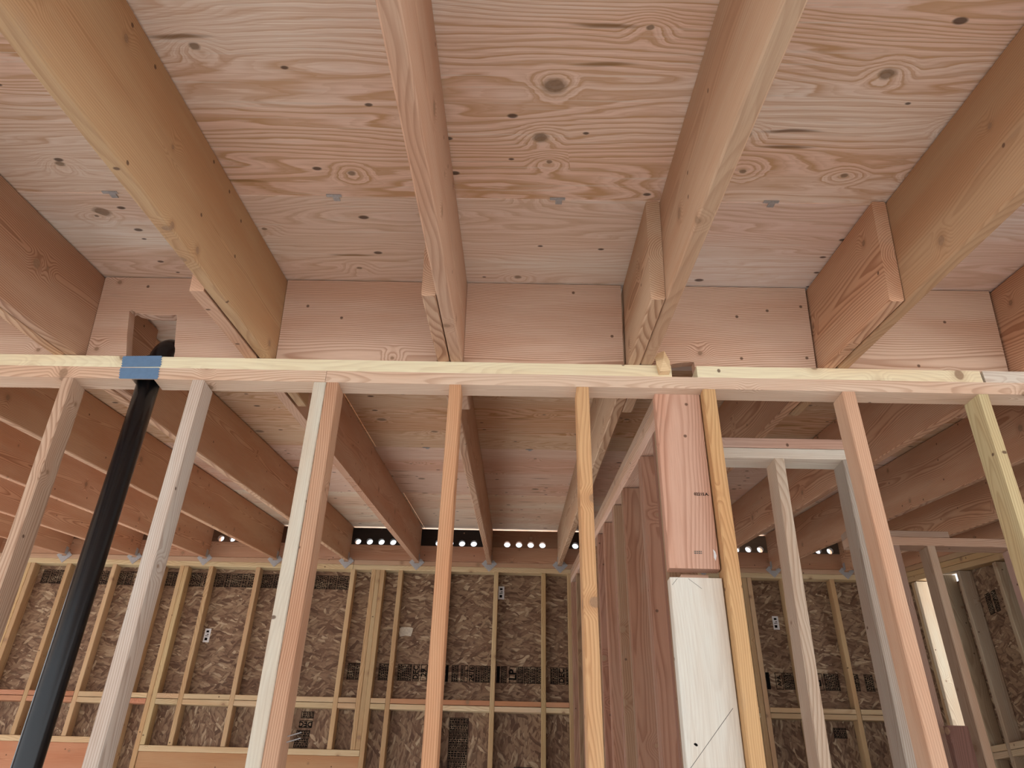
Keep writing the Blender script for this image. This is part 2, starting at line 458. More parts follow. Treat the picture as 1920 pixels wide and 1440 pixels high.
REARLAB = {-7: 'rear rafter outermost beyond the left edge', -6: 'rear rafter second outermost beyond the left edge', -5: 'rear rafter third outermost, just past the left edge', 8: 'rim rafter lying on top of the right outer wall',
           -4: 'lowest rear rafter of the fan at the far left edge',
           -3: 'rear rafter behind the leftmost stud, second lowest of the fan at left',
           -2: 'rear rafter passing behind the black pipe near the back wall',
           -1: 'rear rafter running behind the pipe and the white edged stud',
           0: 'rear rafter between the white edged stud and the doubled stud, lapped at the left edge',
           1: 'rear rafter with row of saw nicks along its lower edge behind the doubled stud',
           2: 'rear rafter just right of the central stud, aimed at the row of vent holes',
           3: 'rear rafter lapping the pale bottomed one, left of the dark stud partition',
           4: 'rear rafter hidden behind the wide upright board, lapped beside the deep tan rafter',
           5: 'rear rafter above the low door header, right of the tall orange stud',
           6: 'rear rafter crossing behind the low door header toward the back wall',
           7: 'rear rafter at far right ending at the rightmost metal tie'}
for k in range(-7, 9):
    xn, xf = GAP[k]-0.0195, FARX[k]
    col = {0: (222, 174, 132), 1: (220, 168, 132), 2: (214, 168, 132), 3: (216, 178, 140)}.get(k, jit((224, 170, 130), 6))
    v0 = V_LAP_R + {1: -0.006, 4: -0.012}.get(k, 0)
    p0_, p1_ = RF(xn - abs(xn-xf)*0.2, v0, HR/2), RF(xf + (xf-xn)*0.05, 4.60, HR/2)
    if k == 1:                               # saw kerfs nicked into the lower edge
        mk, L = basis(p0_, p1_, ND)
        out = [(-L/2, -HR/2+0.001)]
        for kv in (1.52, 1.596, 1.793, 2.121, 2.193, 2.266, 2.327, 2.62, 2.73, 2.78, 2.835, 2.89):
            a = kv - v0 - L/2
            out += [(a-0.004, -HR/2+0.001), (a-0.003, -HR/2+0.022), (a+0.003, -HR/2+0.022), (a+0.004, -HR/2+0.001)]
        out += [(L/2, -HR/2+0.001), (L/2, HR/2-0.001), (-L/2, HR/2-0.001)]
        o = mesh_obj('rafter', poly_bm(out, 0.038), LUM, None, mk); o.color = wood(col) + (0.3,)
    else:
        o = board('rafter', p0_, p1_, 0.038, HR - 0.002, ND, col, grain=0.85, ch=0.004)
    tag(o, REARLAB[k], 'rafter', HGROUP)

# ------------------------------------------------------------------ blocking over the near wall
VB = 0.062                                   # centre of the 38 mm block
def block_poly(name, x0, x1, pts, col, label):
    m = Matrix((Vector((1, 0, 0)), VD, ND)).transposed().to_4x4()
    cx = (x0+x1)/2
    m.translation = RF(cx, VB, 0)
    o = mesh_obj(name, poly_bm([(a-cx, b) for a, b in pts], 0.038), LUM, None, m)
    o.color = wood(col) + (0.95,)
    return tag(o, label, 'blocking', 'blocking boards between the rafters')
BLAB = {-1: 'solid blocking board at the left edge, under the left rafter', 0: 'blocking board with square cut hole for the black pipe elbow',
        1: 'blocking board with cluster of knots between the golden and middle rafters', 2: 'blocking board with a round knot at the centre of the ceiling',
        3: 'blocking board with a small notch above the splintered plate', 4: 'blocking board with swirling knots at the right', 5: 'blocking board past the right edge, beyond the last rafter'}
for k in range(-1, 6):
    x0, x1 = GAP[k]+0.040, GAP[k+1]-0.047
    h = HR - 0.001
    if k == 0:
        pts = [(x0, 0.001), (-1.283, 0.001), (-1.300, 0.10), (-1.310, 0.182), (-1.302, 0.186), (-1.285, 0.176), (-1.25, 0.170), (-1.21, 0.167),
               (-1.17, 0.168), (-1.150, 0.172), (-1.146, 0.155), (-1.138, 0.08), (-1.128, 0.001), (x1, 0.001), (x1, h), (x0, h)]
    elif k == 3:
        pts = [(x0, 0.001), (0.470, 0.001), (0.472, 0.018), (0.49, 0.026), (0.52, 0.031), (0.553, 0.033), (0.556, 0.001), (x1, 0.001), (x1, h), (x0, h)]
    else:
        pts = [(x0, 0.001), (x1, 0.001), (x1, h), (x0, h)]
    block_poly('blocking', x0, x1, pts, jit((238, 196, 166), 4), BLAB[k])

# ------------------------------------------------------------------ near wall: plates, studs
TP = 0.0416
PD = 0.068
def plate_poly(name, x0, x1, z0, z1, col, label, notch=None, grain=0.5):
    """Plate seen in plan: outline in x,y; notch = (xa, xb) cut from the back for the pipe."""
    bm = bmesh.new()
    cx = (x0+x1)/2
    pts = [(x0, 0.0), (x1, 0.0), (x1, PD)]
    if notch: pts += [(notch[1], PD), (notch[1], 0.004), (notch[0], 0.004), (notch[0], PD)]
    pts += [(x0, PD)]
    lo = [bm.verts.new((a-cx, z0-z1, b - PD/2)) for a, b in pts]
    hi = [bm.verts.new((a-cx, 0, b - PD/2)) for a, b in pts]
    bm.faces.new(lo); bm.faces.new(hi[::-1])
    n = len(pts)
    for i in range(n): bm.faces.new((lo[i], hi[i], hi[(i+1) % n], lo[(i+1) % n]))
    bm.normal_update()
    bmesh.ops.triangulate(bm, faces=[f for f in bm.faces if len(f.verts) > 4])
    m = Matrix(((1, 0, 0, cx), (0, 0, 1, PD/2), (0, 1, 0, Z(z1)), (0, 0, 0, 1)))
    o = mesh_obj(name, bm, LUM, None, m)
    o.color = wood(col) + (grain,)
    return tag(o, label, 'wall plate', 'top plates of the near wall')
PIPE_X, PIPE_Y, PIPE_R = -1.186, 0.042, 0.034
NT_ = (PIPE_X-0.0355, PIPE_X+0.0355)
plate_poly('upper_plate', -2.60, 0.469, -TP, 0.0, (246, 234, 190), 'pale yellow upper wall plate left of the splintered notch', NT_, 0.12)
plate_poly('upper_plate', 0.549, 1.4335, -TP, 0.0, (248, 236, 192), 'short pale yellow upper plate length right of the splintered notch', None, 0.12)
plate_poly('upper_plate', 1.442, 2.95, -TP, 0.0, (226, 214, 196), 'greyish upper plate end at the right edge, past the dark pencil mark', None, 0.4)
plate_poly('lower_plate', -2.60, -0.6135, -2*TP, -TP, (234, 200, 168), 'pinkish lower plate carrying the pipe, left of the doubled stud', NT_, 0.6)
plate_poly('lower_plate', -0.6125, 2.95, -2*TP, -TP, (234, 202, 172), 'long pinkish lower plate from the doubled stud to the right edge', None, 0.5)

SD = 0.078                                   # stud depth
def stud(x0, x1, z0, z1, col, label, dx=0.0, grain=0.6, wane=0.0, y0=0.0, depth=SD, group='studs of the near wall', name='stud'):
    xc = (x0+x1)/2
    yc = y0 + depth/2
    o = board(name, (xc+dx, yc, Z(z0)), (xc, yc, Z(z1)), (x1-x0), depth, (0, 1, 0), col, grain=grain, wane=wane)
    return tag(o, label, 'stud', group)
TOPS = -2*TP - 0.0005
stud(-1.441, -1.404, -2.66, TOPS, (212, 178, 148), 'pinkish grey stud with knots at the far left, leaning past the pipe', dx=0.08, grain=0.7, wane=0.004)
stud(-1.029, -0.991, -2.66, TOPS, (214, 202, 188), 'rough white edged stud just right of the black pipe', grain=0.5)
stud(-0.648, -0.6095, -2.66, TOPS, (218, 214, 194), 'smooth pale cream stud, left half of the doubled pair', dx=0.017, grain=0.06)
stud(-0.609, -0.5705, -2.66, TOPS, (214, 164, 126), 'orange grained stud nailed beside the pale cream one', dx=0.017, grain=0.7)
stud(-0.225, -0.188, -2.66, TOPS, (222, 162, 112), 'single orange stud at the centre of the near wall', dx=0.005, grain=0.5)
stud(0.170, 0.208, -2.66, TOPS, (226, 172, 112), 'golden orange stud with large knot, left of the wide upright board', dx=0.012, grain=0.5)
stud(0.560, 0.599, -2.66, TOPS, (224, 172, 108), 'golden stud pressed against the right side of the wide upright boards', dx=-0.004, grain=0.5)
stud(0.989, 1.029, -2.66, TOPS, (224, 178, 142), 'pink faced stud with brown side, right of the low door header', dx=0.0, grain=0.3)
stud(1.401, 1.437, -2.66, TOPS, (214, 196, 140), 'weathered stud with yellow face at the right edge', dx=-0.07, grain=0.4, wane=0.004)
# backing boards where the partition meets the wall
def backing(x0, x1, z0, z1, y0, col, label, grain):
    xc = (x0+x1)/2
    o = board('backing_board', (xc-0.002, y0+0.019, Z(z0)), (xc, y0+0.019, Z(z1)), 0.038, x1-x0, (1, 0, 0), col, grain=grain, ch=0.002)
    return tag(o, label, 'board', 'wide backing boards')
backing(0.417, 0.5575, -0.639, TOPS, 0.036, (222, 170, 142), 'wide pink upper backing board with ink stamp, under the lower plate', 0.6)
backing(0.414, 0.556, -2.66, -0.665, 0.034, (228, 226, 212), 'wide whitish lower backing board with diagonal pencil line', 0.04)
o = board('filler_block', (0.458, 0.104, Z(-0.72)), (0.458+0.075, 0.104, Z(-0.72)), 0.16, 0.038, (0, 1, 0), (232, 190, 160), grain=0.2)
tag(o, 'short pink filler block peeking through the gap between the backing boards', 'block')

# ------------------------------------------------------------------ pipe, tape, splintered chunk
pipe = tag(empty('drain_pipe', (PIPE_X, PIPE_Y, 0)), 'black plastic drain pipe rising through the wall plate at left', 'pipe')
bpy.context.view_layer.update()
bm = bmesh.new(); tube_into(bm, [(PIPE_X+0.004-0.0005*i, PIPE_Y, 0.05 + (Z(0.012)-0.05)*i/8) for i in range(9)], [PIPE_R]*9, 40)
under(mesh_obj('pipe_shaft', bm, ABS, None, None, True), pipe)
bm = bmesh.new()
EX = PIPE_X + 0.016
pts = []; rad = []
for z_ in (0.002, 0.006, 0.012, 0.030): pts.append((EX, PIPE_Y+0.012, Z(z_))); rad.append(0.043)
for i in range(1, 11):
    a = math.pi/2*i/10
    pts.append((EX + 0.010*math.sin(a), PIPE_Y+0.012 + 0.044*(1-math.cos(a)), Z(0.030 + 0.044*math.sin(a)))); rad.append(0.042)
pts.append((EX+0.012, PIPE_Y+0.11, Z(0.0745))); rad.append(0.042)
pts.append((EX+0.012, PIPE_Y+0.112, Z(0.0745))); rad.append(0.034)
pts.append((EX+0.014, PIPE_Y+0.20, Z(0.078))); rad.append(0.034)
tube_into(bm, pts, rad, 40)
under(mesh_obj('elbow', bm, ABS, None, None, True), pipe)

def tape(pts, label):
    n = 9
    (ax, az), (bx, bz), (cx_, cz), (dx, dz) = pts
    out = []
    out += [(ax, az), (bx, bz)]
    for i in range(1, n): out.append((bx + (cx_-bx)*i/n + (0.003 if i % 2 else -0.001), bz + (cz-bz)*i/n))
    out += [(cx_, cz), (dx, dz)]
    for i in range(1, n): out.append((dx + (ax-dx)*i/n - (0.003 if i % 2 else -0.001), dz + (az-dz)*i/n))
    m = Matrix.Translation((0, -0.0009, Z(0)))
    o = mesh_obj('tape_strip', poly_bm(out, 0.0012), TAPE, None, m)
    tag(o, label, 'tape', 'tape strips on the plates')
tape([(-1.270, -0.001), (-1.148, 0.003), (-1.140, -0.038), (-1.262, -0.0415)], 'blue grey tape strip across the yellow upper plate, above the other strip')
tape([(-1.266, -0.0445), (-1.144, -0.042), (-1.137, -0.084), (-1.257, -0.084)], 'blue grey tape strip across the pink lower plate, just over the pipe top')

bm = bmesh.new()
cv = [(0.415, 0.0, 0.028), (0.447, 0.0, 0.040), (0.463, 0.0, 0.006), (0.461, 0.0, -0.033), (0.428, 0.0, -0.038), (0.420, 0.0, -0.005)]
fr = [bm.verts.new((a, -0.022 + random.uniform(-0.006, 0.006), Z(c))) for a, b, c in cv]
bk = [bm.verts.new((a+random.uniform(-.003, .006), -0.0015, Z(c+random.uniform(-.004, .004)))) for a, b, c in cv]
mid = bm.verts.new((0.441, -0.030, Z(0.004)))
for i in range(6):
    j = (i+1) % 6
    bm.faces.new((fr[i], fr[j], mid)); bm.faces.new((fr[i], bk[i], bk[j], fr[j]))
bm.faces.new(bk[::-1])
o = mesh_obj('wood_chunk', bm, LUM); o.color = s2l((228, 204, 164)) + (0.3,)
tag(o, 'splintered wood chunk hanging off the upper plate beside the notch', 'wood scrap')
# nail points driven through the orange stud
for dz in (0.0, -0.013):
    bm = bmesh.new(); tube_into(bm, [(-0.580, 0.05, Z(-1.085+dz)), (-0.531, 0.046, Z(-1.071+dz))], [0.0016, 0.0012], 8)
    tag(mesh_obj('nail', bm, STEEL), 'upper nail point sticking out of the orange doubled stud' if dz == 0 else 'lower nail point sticking out of the orange doubled stud', 'nail', 'nail points through the doubled stud')

# ------------------------------------------------------------------ H clips between deck sheets
def hclip(x, v, label):
    bm = bmesh.new()
    box_into(bm, (0, -0.0012, 0.006), (0.042, 0.0016, 0.010))
    box_into(bm, (0.004, -0.0012, -0.008), (0.018, 0.0016, 0.020))
    box_into(bm, (0, 0.004, 0.0), (0.030, 0.010, 0.0012))
    m = Matrix((Vector((1, 0, 0)), ND, -VD)).transposed().to_4x4(); m.translation = RF(x, v, HR + 0.001)
    o = mesh_obj('panel_clip', bm, STEEL, None, m)
    tag(o, label, 'clip', 'metal clips on the deck seams')
VJ = -0.428
for x, v, lab in ((-1.161, VJ, 'small metal panel clip on the near deck seam, left of the golden rafter'), (-0.532, VJ, 'small metal panel clip on the near deck seam between the golden and middle rafters'),
                  (0.090, VJ, 'small metal panel clip on the near deck seam right of the middle rafter'), (0.680, VJ, 'small metal panel clip on the near deck seam right of the pale bottomed rafter'),
                  (-0.546, 1.983, 'tiny metal clip on the rear deck seam left of the central stud'), (0.049, 1.983, 'tiny metal clip on the rear deck seam right of the central stud')):
    hclip(x, v, lab)

# ------------------------------------------------------------------ back wall
YW = 4.30
wall_back = tag(empty('wall_back', (0, YW, 0)), kind='structure')
wall_part = tag(empty('wall_partition', (0.486, 2.2, 0)), kind='structure')
wall_right = tag(empty('wall_right', (3.15, 2.0, 0)), kind='structure')
wall_closet = tag(empty('wall_closet', (0.84, 0.42, 0)), kind='structure')
wall_middle = tag(empty('wall_middle', (2.2, 1.5, 0)), kind='structure')
bpy.context.view_layer.update()
def pboard(par, *a, **k):
    o = board(*a, **k); under(o, par); return o
BW = 0.089
def bstud(x, z0=-2.70, z1=0.637, w=0.037, col=None, par=wall_back, y=YW):
    return pboard(par, 'stud', (x+w/2, y+BW/2, Z(z0)), (x+w/2, y+BW/2, Z(z1)), w, BW, (0, 1, 0), col or jit(HONEY, 10), grain=0.45, seg=3)
for z0, z1, c in ((0.638, 0.679, (226, 200, 150)), (0.680, 0.721, (206, 164, 128))):
    for x0, x1 in ((-6.0, -1.42), (-1.417, 0.525), (0.535, 3.25)):
        pboard(wall_back, 'top_plate', (x0, YW+BW/2, Z((z0+z1)/2)), (x1, YW+BW/2, Z((z0+z1)/2)), z1-z0, BW, (0, 1, 0), jit(c, 5), grain=0.3)
full = [-5.4, -5.0, -4.6, -4.233, -4.195, -3.075, -2.905, -1.180, -1.025, -0.617, -0.208, 0.195, 0.416, 0.454, 0.62, 1.02, 1.42, 1.898, 1.938, 2.228, 2.639, 3.045]
for x in full: bstud(x)
for x in (-3.885, -3.488): bstud(x, -0.704)
for x in (-2.867, -2.654, -2.249, -1.842, -1.434, -1.256, -1.218): bstud(x, -0.7515, col=jit((206, 170, 118), 10))
# sills, headers and trimmers over two windows, opened to the floor for more light
def hdr(x0, x1, zs, col):
    pboard(wall_back, 'window_sill_plate', (x0, YW+BW/2, Z(zs-0.021)), (x1, YW+BW/2, Z(zs-0.021)), 0.041, BW, (0, 1, 0), (226, 196, 146), grain=0.3)
    pboard(wall_back, 'header', (x0, YW+BW/2+0.004, Z(zs-0.042-0.118)), (x1, YW+BW/2+0.004, Z(zs-0.042-0.118)), BW-0.01, 0.235, (0, 0, 1), col, grain=0.5)
hdr(-4.155, -3.078, -0.705, (214, 140, 96))
hdr(-2.864, -1.183, -0.753, (204, 150, 98))
for x0, x1 in ((-4.155, -3.078), (-2.864, -1.183)):
    for x in (x0, x1-0.037): bstud(x, -2.70, -1.035)
# fire blocking: two stacked blocks in every stud bay
allx = sorted([(x, x+0.037) for x in full + [-3.885, -3.488, -2.867, -2.654, -2.249, -1.842, -1.434, -1.256, -1.218]])
for (a0, a1), (b0, b1) in zip(allx, allx[1:]):
    if b0 - a1 < 0.03: continue
    mid = (a1+b0)/2
    for zt in (-0.382, -0.423):
        if mid < -3.4: c = (206, 138, 98)
        elif -0.95 < mid < 0.45: c = (214, 150, 102) if zt > -0.4 else (234, 212, 166)
        elif -3.1 < mid < -2.9: c = (228, 196, 146) if zt > -0.4 else (214, 142, 104)
        else: c = (216, 186, 138)
        pboard(wall_back, 'fire_block', (a1+0.001, YW+BW/2, Z(zt-0.019)), (b0-0.001, YW+BW/2, Z(zt-0.019)), 0.037, BW, (0, 1, 0), jit(c, 6), grain=0.35)
# sheathing
YO = YW + BW + 0.0065
def osb(par, x0, x1, z0, z1, vert=False):
    c = ((x0+x1)/2, YO, Z((z0+z1)/2))
    if vert: o = sheet('osb_sheet', c, (0, 0, 1), (-1, 0, 0), z1-z0-0.003, x1-x0-0.003, 0.011, OSB)
    else: o = sheet('osb_sheet', c, (1, 0, 0), (0, 0, 1), x1-x0-0.003, z1-z0-0.003, 0.011, OSB)
    under(o, par); return o
S_A2 = osb(wall_back, -6.0, -3.64, -0.42, 0.722)
S_A = osb(wall_back, -3.64, -1.20, -0.42, 0.722)
S_B = osb(wall_back, -1.20, 1.438, -0.42, 0.722)
S_C = osb(wall_back, 1.438, 3.26, -0.42, 0.722)
S_D = osb(wall_back, -6.0, -1.20, -1.00, -0.42, True)
S_E = osb(wall_back, -1.20, -0.19, -2.74, -0.42, True)
S_F = osb(wall_back, -0.19, 1.438, -2.74, -0.42, True)
S_G = osb(wall_back, 1.438, 3.26, -2.74, -0.42, True)
osb(wall_back, -3.08, -2.86, -2.74, -1.00); osb(wall_back, -6.0, -4.15, -2.74, -1.00)

# vented blocking over the back wall: solid lower block, upper block with four round holes
def holed_bm(L, H, th, holes, r, n=20):
    """Plate in local xz with round holes, front and back faces bridged; holes sorted by x."""
    bm = bmesh.new()
    edges = []
    xs = [-L/2] + [(a[0]+b[0])/2 for a, b in zip(holes, holes[1:])] + [L/2]
    front, back = {}, {}
    def v(d, x, y, z):
        k = (round(x, 5), round(z, 5))
        if k not in d: d[k] = bm.verts.new((x, y, z))
        return d[k]
    for sgn, d in ((-1, front), (1, back)):
        y = sgn*th/2
        for i, (hx, hz) in enumerate(holes):
            x0, x1 = xs[i], xs[i+1]
            ring, outer = [], []
            for k in range(n):
                a = 2*math.pi*(k+0.5)/n
                ca, sa = math.cos(a), math.sin(a)
                ring.append(v(d, hx+r*ca, y, hz+r*sa))
                tx = ((x1-hx)/ca if ca > 0 else (x0-hx)/ca) if abs(ca) > 1e-6 else 1e9
                tz = ((H/2-hz)/sa if sa > 0 else (-H/2-hz)/sa) if abs(sa) > 1e-6 else 1e9
                t = min(tx, tz)
                outer.append((hx+t*ca, hz+t*sa, 0 if tx < tz else 1))
            for k in range(n):
                p, q = outer[k], outer[(k+1) % n]
                vs_ = [ring[k], v(d, p[0], y, p[1])]
                if p[2] != q[2]:
                    cx = p[0] if p[2] == 0 else q[0]; cz = p[1] if p[2] == 1 else q[1]
                    vs_.append(v(d, cx, y, cz))
                vs_ += [v(d, q[0], y, q[1]), ring[(k+1) % n]]
                if sgn > 0: vs_ = vs_[::-1]
                try: bm.faces.new(vs_)
                except ValueError: pass
    bm.verts.ensure_lookup_table()
    bmesh.ops.remove_doubles(bm, verts=bm.verts, dist=1e-6)
    be = [e for e in bm.edges if len(e.link_faces) == 1]
    done = set()
    for e in be:
        a, b = e.verts
        if a.co.y > 0: continue
        fa = next((x for x in bm.verts if abs(x.co.x-a.co.x) < 1e-5 and abs(x.co.z-a.co.z) < 1e-5 and x.co.y > 0), None)
        fb = next((x for x in bm.verts if abs(x.co.x-b.co.x) < 1e-5 and abs(x.co.z-b.co.z) < 1e-5 and x.co.y > 0), None)
        if fa and fb:
            try: bm.faces.new((a, b, fb, fa))
            except ValueError: pass
    return bm
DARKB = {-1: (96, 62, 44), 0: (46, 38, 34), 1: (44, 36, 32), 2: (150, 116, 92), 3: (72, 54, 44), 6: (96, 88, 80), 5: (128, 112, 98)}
for k in range(-7, 8):
    x0 = FARX[k] + 0.0195
    x1 = (FARX[k+1] if k < 7 else 3.25) - 0.0195
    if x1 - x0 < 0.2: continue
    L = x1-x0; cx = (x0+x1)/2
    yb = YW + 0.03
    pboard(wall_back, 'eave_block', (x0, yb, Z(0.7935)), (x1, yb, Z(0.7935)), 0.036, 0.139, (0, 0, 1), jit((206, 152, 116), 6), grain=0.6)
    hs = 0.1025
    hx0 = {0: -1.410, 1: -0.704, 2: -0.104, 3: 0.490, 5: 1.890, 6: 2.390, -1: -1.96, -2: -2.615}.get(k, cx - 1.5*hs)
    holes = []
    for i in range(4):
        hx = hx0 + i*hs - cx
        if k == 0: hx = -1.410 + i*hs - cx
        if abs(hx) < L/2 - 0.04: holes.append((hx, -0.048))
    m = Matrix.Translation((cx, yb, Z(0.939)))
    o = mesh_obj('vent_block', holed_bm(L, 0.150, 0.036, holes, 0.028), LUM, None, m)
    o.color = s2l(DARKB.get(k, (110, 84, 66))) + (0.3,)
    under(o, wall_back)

# metal rafter ties
TORD = ['leftmost', 'second from the left', 'third from the left', 'fourth from the left', 'fifth from the left', 'sixth from the left', 'seventh from the left', 'eighth from the left', 'ninth from the left', 'tenth from the left', 'eleventh from the left', 'rightmost']
for i, k in enumerate(range(-4, 8)):
    x = FARX[k]
    out = [(-0.020, 0.018), (-0.034, 0.030), (-0.066, -0.004), (0.0, -0.072), (0.066, -0.004), (0.034, 0.030), (0.020, 0.018), (0.020, -0.012), (-0.020, -0.012)]
    bm = poly_bm(out, 0.0022)
    for s in (-1, 1):
        box_into(bm, (s*0.0215, -0.020, 0.030), (0.0022, 0.040, 0.062))
    for hx, hz in ((-0.03, -0.008), (0.03, -0.008), (0, -0.04)):
        box_into(bm, (hx, -0.002, hz), (0.007, 0.003, 0.007), Matrix.Rotation(0.785, 3, 'Y'))
    m = Matrix.Translation((x, YW-0.004, Z(0.712)))
    o = mesh_obj('rafter_tie', bm, STEEL, None, m)
    tag(o, 'grey metal tie on the back wall plate, ' + TORD[i], 'bracket', 'metal rafter ties along the back wall')

# ------------------------------------------------------------------ ink on the sheathing
def text_mesh(body, size):
    cu = bpy.data.curves.new('print', 'FONT'); cu.body = body; cu.size = size
    cu.align_x = 'CENTER'; cu.align_y = 'CENTER'; cu.resolution_u = 2; cu.offset = size*0.03
    ob = bpy.data.objects.new('print', cu); COL.objects.link(ob)
    bpy.context.view_layer.update()
    me = bpy.data.meshes.new_from_object(ob.evaluated_get(bpy.context.evaluated_depsgraph_get()))
    bpy.data.objects.remove(ob); bpy.data.curves.remove(cu)
    return me
def rect_into(bm, x0, z0, x1, z1):
    vs_ = [bm.verts.new((a, b, 0)) for a, b in ((x0, z0), (x1, z0), (x1, z1), (x0, z1))]
    bm.faces.new(vs_)
def frame_into(bm, x0, z0, x1, z1, t=0.005):
    rect_into(bm, x0, z0, x1, z0+t); rect_into(bm, x0, z1-t, x1, z1)
    rect_into(bm, x0, z0, x0+t, z1); rect_into(bm, x1-t, z0, x1, z1)
def bars_into(bm, x0, z0, x1, z1, rows, seed):
    rg = random.Random(seed)
    h = (z1-z0)/rows
    for r in range(rows):
        x = x0
        while x < x1 - 0.004:
            w = rg.uniform(0.006, 0.022)
            rect_into(bm, x, z0+r*h+h*0.16, min(x1, x+w), z0+r*h+h*0.86)
            x += w + rg.uniform(0.002, 0.005)
def stamp(par, cx, cz, W, H, kind, text=None, tsize=0.06, ang=90, seed=0, xdir=(1, 0, 0), plane_y=None, origin=None, up=(0, 0, 1)):
    """A printed stamp in the wall plane; W along the reading direction, ang its turn in the wall."""
    bm = bmesh.new()
    if kind in ('frame', 'text'): frame_into(bm, -W/2, -H/2, W/2, H/2)
    if kind == 'bars':
        frame_into(bm, -W/2, -H/2, W/2, H/2, 0.005); bars_into(bm, -W/2+0.006, -H/2+0.005, W/2-0.006, H/2-0.005, max(1, int(H/0.015)), seed)
    if kind == 'solid':
        rect_into(bm, -W/2, -H/2, W/2, H/2)
    if text:
        me = text_mesh(text, tsize); bm.from_mesh(me); bpy.data.meshes.remove(me)
    o_ = mesh_obj('printed_stamp', bm, INK)
    ex = Vector(xdir); ez = Vector(up)
    ca, sa = math.cos(math.radians(ang)), math.sin(math.radians(ang))
    u = ex*ca + ez*sa; w = -ex*sa + ez*ca
    m = Matrix((u, w, u.cross(w))).transposed().to_4x4(); m.translation = Vector(origin if origin else (cx, YO - 0.0068, Z(cz)))
    o_.matrix_world = m
    under(o_, par)
def band_x(px): return (px-968.0)/233.0
ZB = -0.172; HB = 0.128
# long printed band across the middle sheets, text reads upwards
for i, (p0, p1, kind, tx) in enumerate(((648, 663, 'bars', None), (664, 675, 'bars', None), (707, 730, 'bars', None), (743, 770, 'bars', None), (772, 784, 'text', 'DEC'), (787, 799, 'text', '29'),
        (834, 839, 'solid', None), (845, 858, 'bars', None), (862, 868, 'bars', None), (869, 876, 'text', '7/16'), (878, 888, 'text', '24/16'), (889, 899, 'bars', None), (900, 918, 'bars', None),
        (930, 936, 'solid', None), (938, 949, 'bars', None), (954, 968, 'text', 'LP'), (969, 980, 'bars', None), (981, 1003, 'bars', None), (1004, 1016, 'bars', None), (1031, 1046, 'bars', None), (1047, 1058, 'text', 'DEC'), (1060, 1066, 'bars', None))):
    xa, xb = band_x(p0), band_x(p1)
    ts = {'LP': 0.085, 'DEC': 0.056, '29': 0.060, '24/16': 0.048, '7/16': 0.036}.get(tx, 0.04)
    stamp(S_B if xa > -1.2 else S_A, (xa+xb)/2, ZB, HB, xb-xa, kind, tx, ts, 90, i)
for i, (x, wd, kind, tx) in enumerate(((2.02, 0.03, 'solid', None), (2.11, 0.06, 'text', 'APA'), (2.19, 0.09, 'bars', None), (2.42, 0.08, 'text', 'LP'), (2.53, 0.12, 'bars', None), (2.70, 0.10, 'bars', None), (2.83, 0.07, 'bars', None), (2.93, 0.07, 'bars', None))):
    stamp(S_C, x, ZB, HB, wd, kind, tx, 0.07 if tx == 'LP' else 0.042, 90, 40+i)
# printed band along the top of the left sheets
x = -4.12; i = 0
words = {7: 'LP', 12: 'APA', 17: '2022', 10: 'LP'}
rg = random.Random(3)
while x < -1.42:
    wd = rg.choice((0.05, 0.07, 0.10, 0.12))
    if i in words: wd = 0.075
    stamp(S_A if x > -3.6 else S_A2, x+wd/2, 0.545, 0.118, wd-0.006, 'text' if i in words else 'bars', words.get(i), 0.05, 90, 70+i)
    x += wd; i += 1
# the ladder of boxes printed down a lower sheet, and the smaller ones
z = -0.50
for i, (h, kind, tx) in enumerate(((0.045, 'bars', None), (0.055, 'bars', None), (0.035, 'bars', None), (0.055, 'bars', None), (0.035, 'bars', None), (0.075, 'bars', None), (0.065, 'bars', None), (0.10, 'text', 'LP'))):
    stamp(S_E, -0.445, z-h/2, 0.150, h-0.003, kind, tx, 0.09, 0, 100+i); z -= h
stamp(S_D, -1.640, -0.505, 0.100, 0.050, 'bars', None, ang=180, seed=120)
stamp(S_D, -1.645, -0.572, 0.100, 0.052, 'text', 'DEC', 0.055, 180)
stamp(S_D, -1.655, -0.640, 0.105, 0.050, 'bars', None, ang=180, seed=121)
stamp(S_D, -1.660, -0.705, 0.110, 0.070, 'bars', None, ang=180, seed=122)
stamp(S_G, 2.52, -0.545, 0.10, 0.075, 'bars', None, ang=0, seed=130)
stamp(S_F, 0.06, -0.86, 0.14, 0.05, 'bars', None, ang=0, seed=131)
# paper stickers
for x, z_, lab in ((-2.575, 0.082, 'white paper sticker on the strand board between studs at left'), (-0.145, 0.487, 'narrow white paper sticker beside a stud at the centre of the back wall'), (2.155, 0.286, 'white paper sticker on the strand board at right')):
    st = tag(empty('sticker', (x, YO-0.0066, Z(z_))), lab, 'sticker', 'paper stickers on the strand board')
    bpy.context.view_layer.update()
    bm = bmesh.new(); box_into(bm, (x, YO-0.0066, Z(z_)), (0.050, 0.0008, 0.110)); under(mesh_obj('paper', bm, PAPER), st)
    bm = bmesh.new()
    for a, b, c, d in ((-0.012, 0.024, 0.010, 0.040), (-0.004, 0.006, 0.012, 0.012), (-0.014, -0.006, 0.012, -0.001), (-0.014, -0.040, 0.008, -0.018)):
        box_into(bm, (x+(a+c)/2, YO-0.0072, Z(z_)+(b+d)/2), (c-a, 0.0008, d-b))
    under(mesh_obj('print', bm, INK), st)
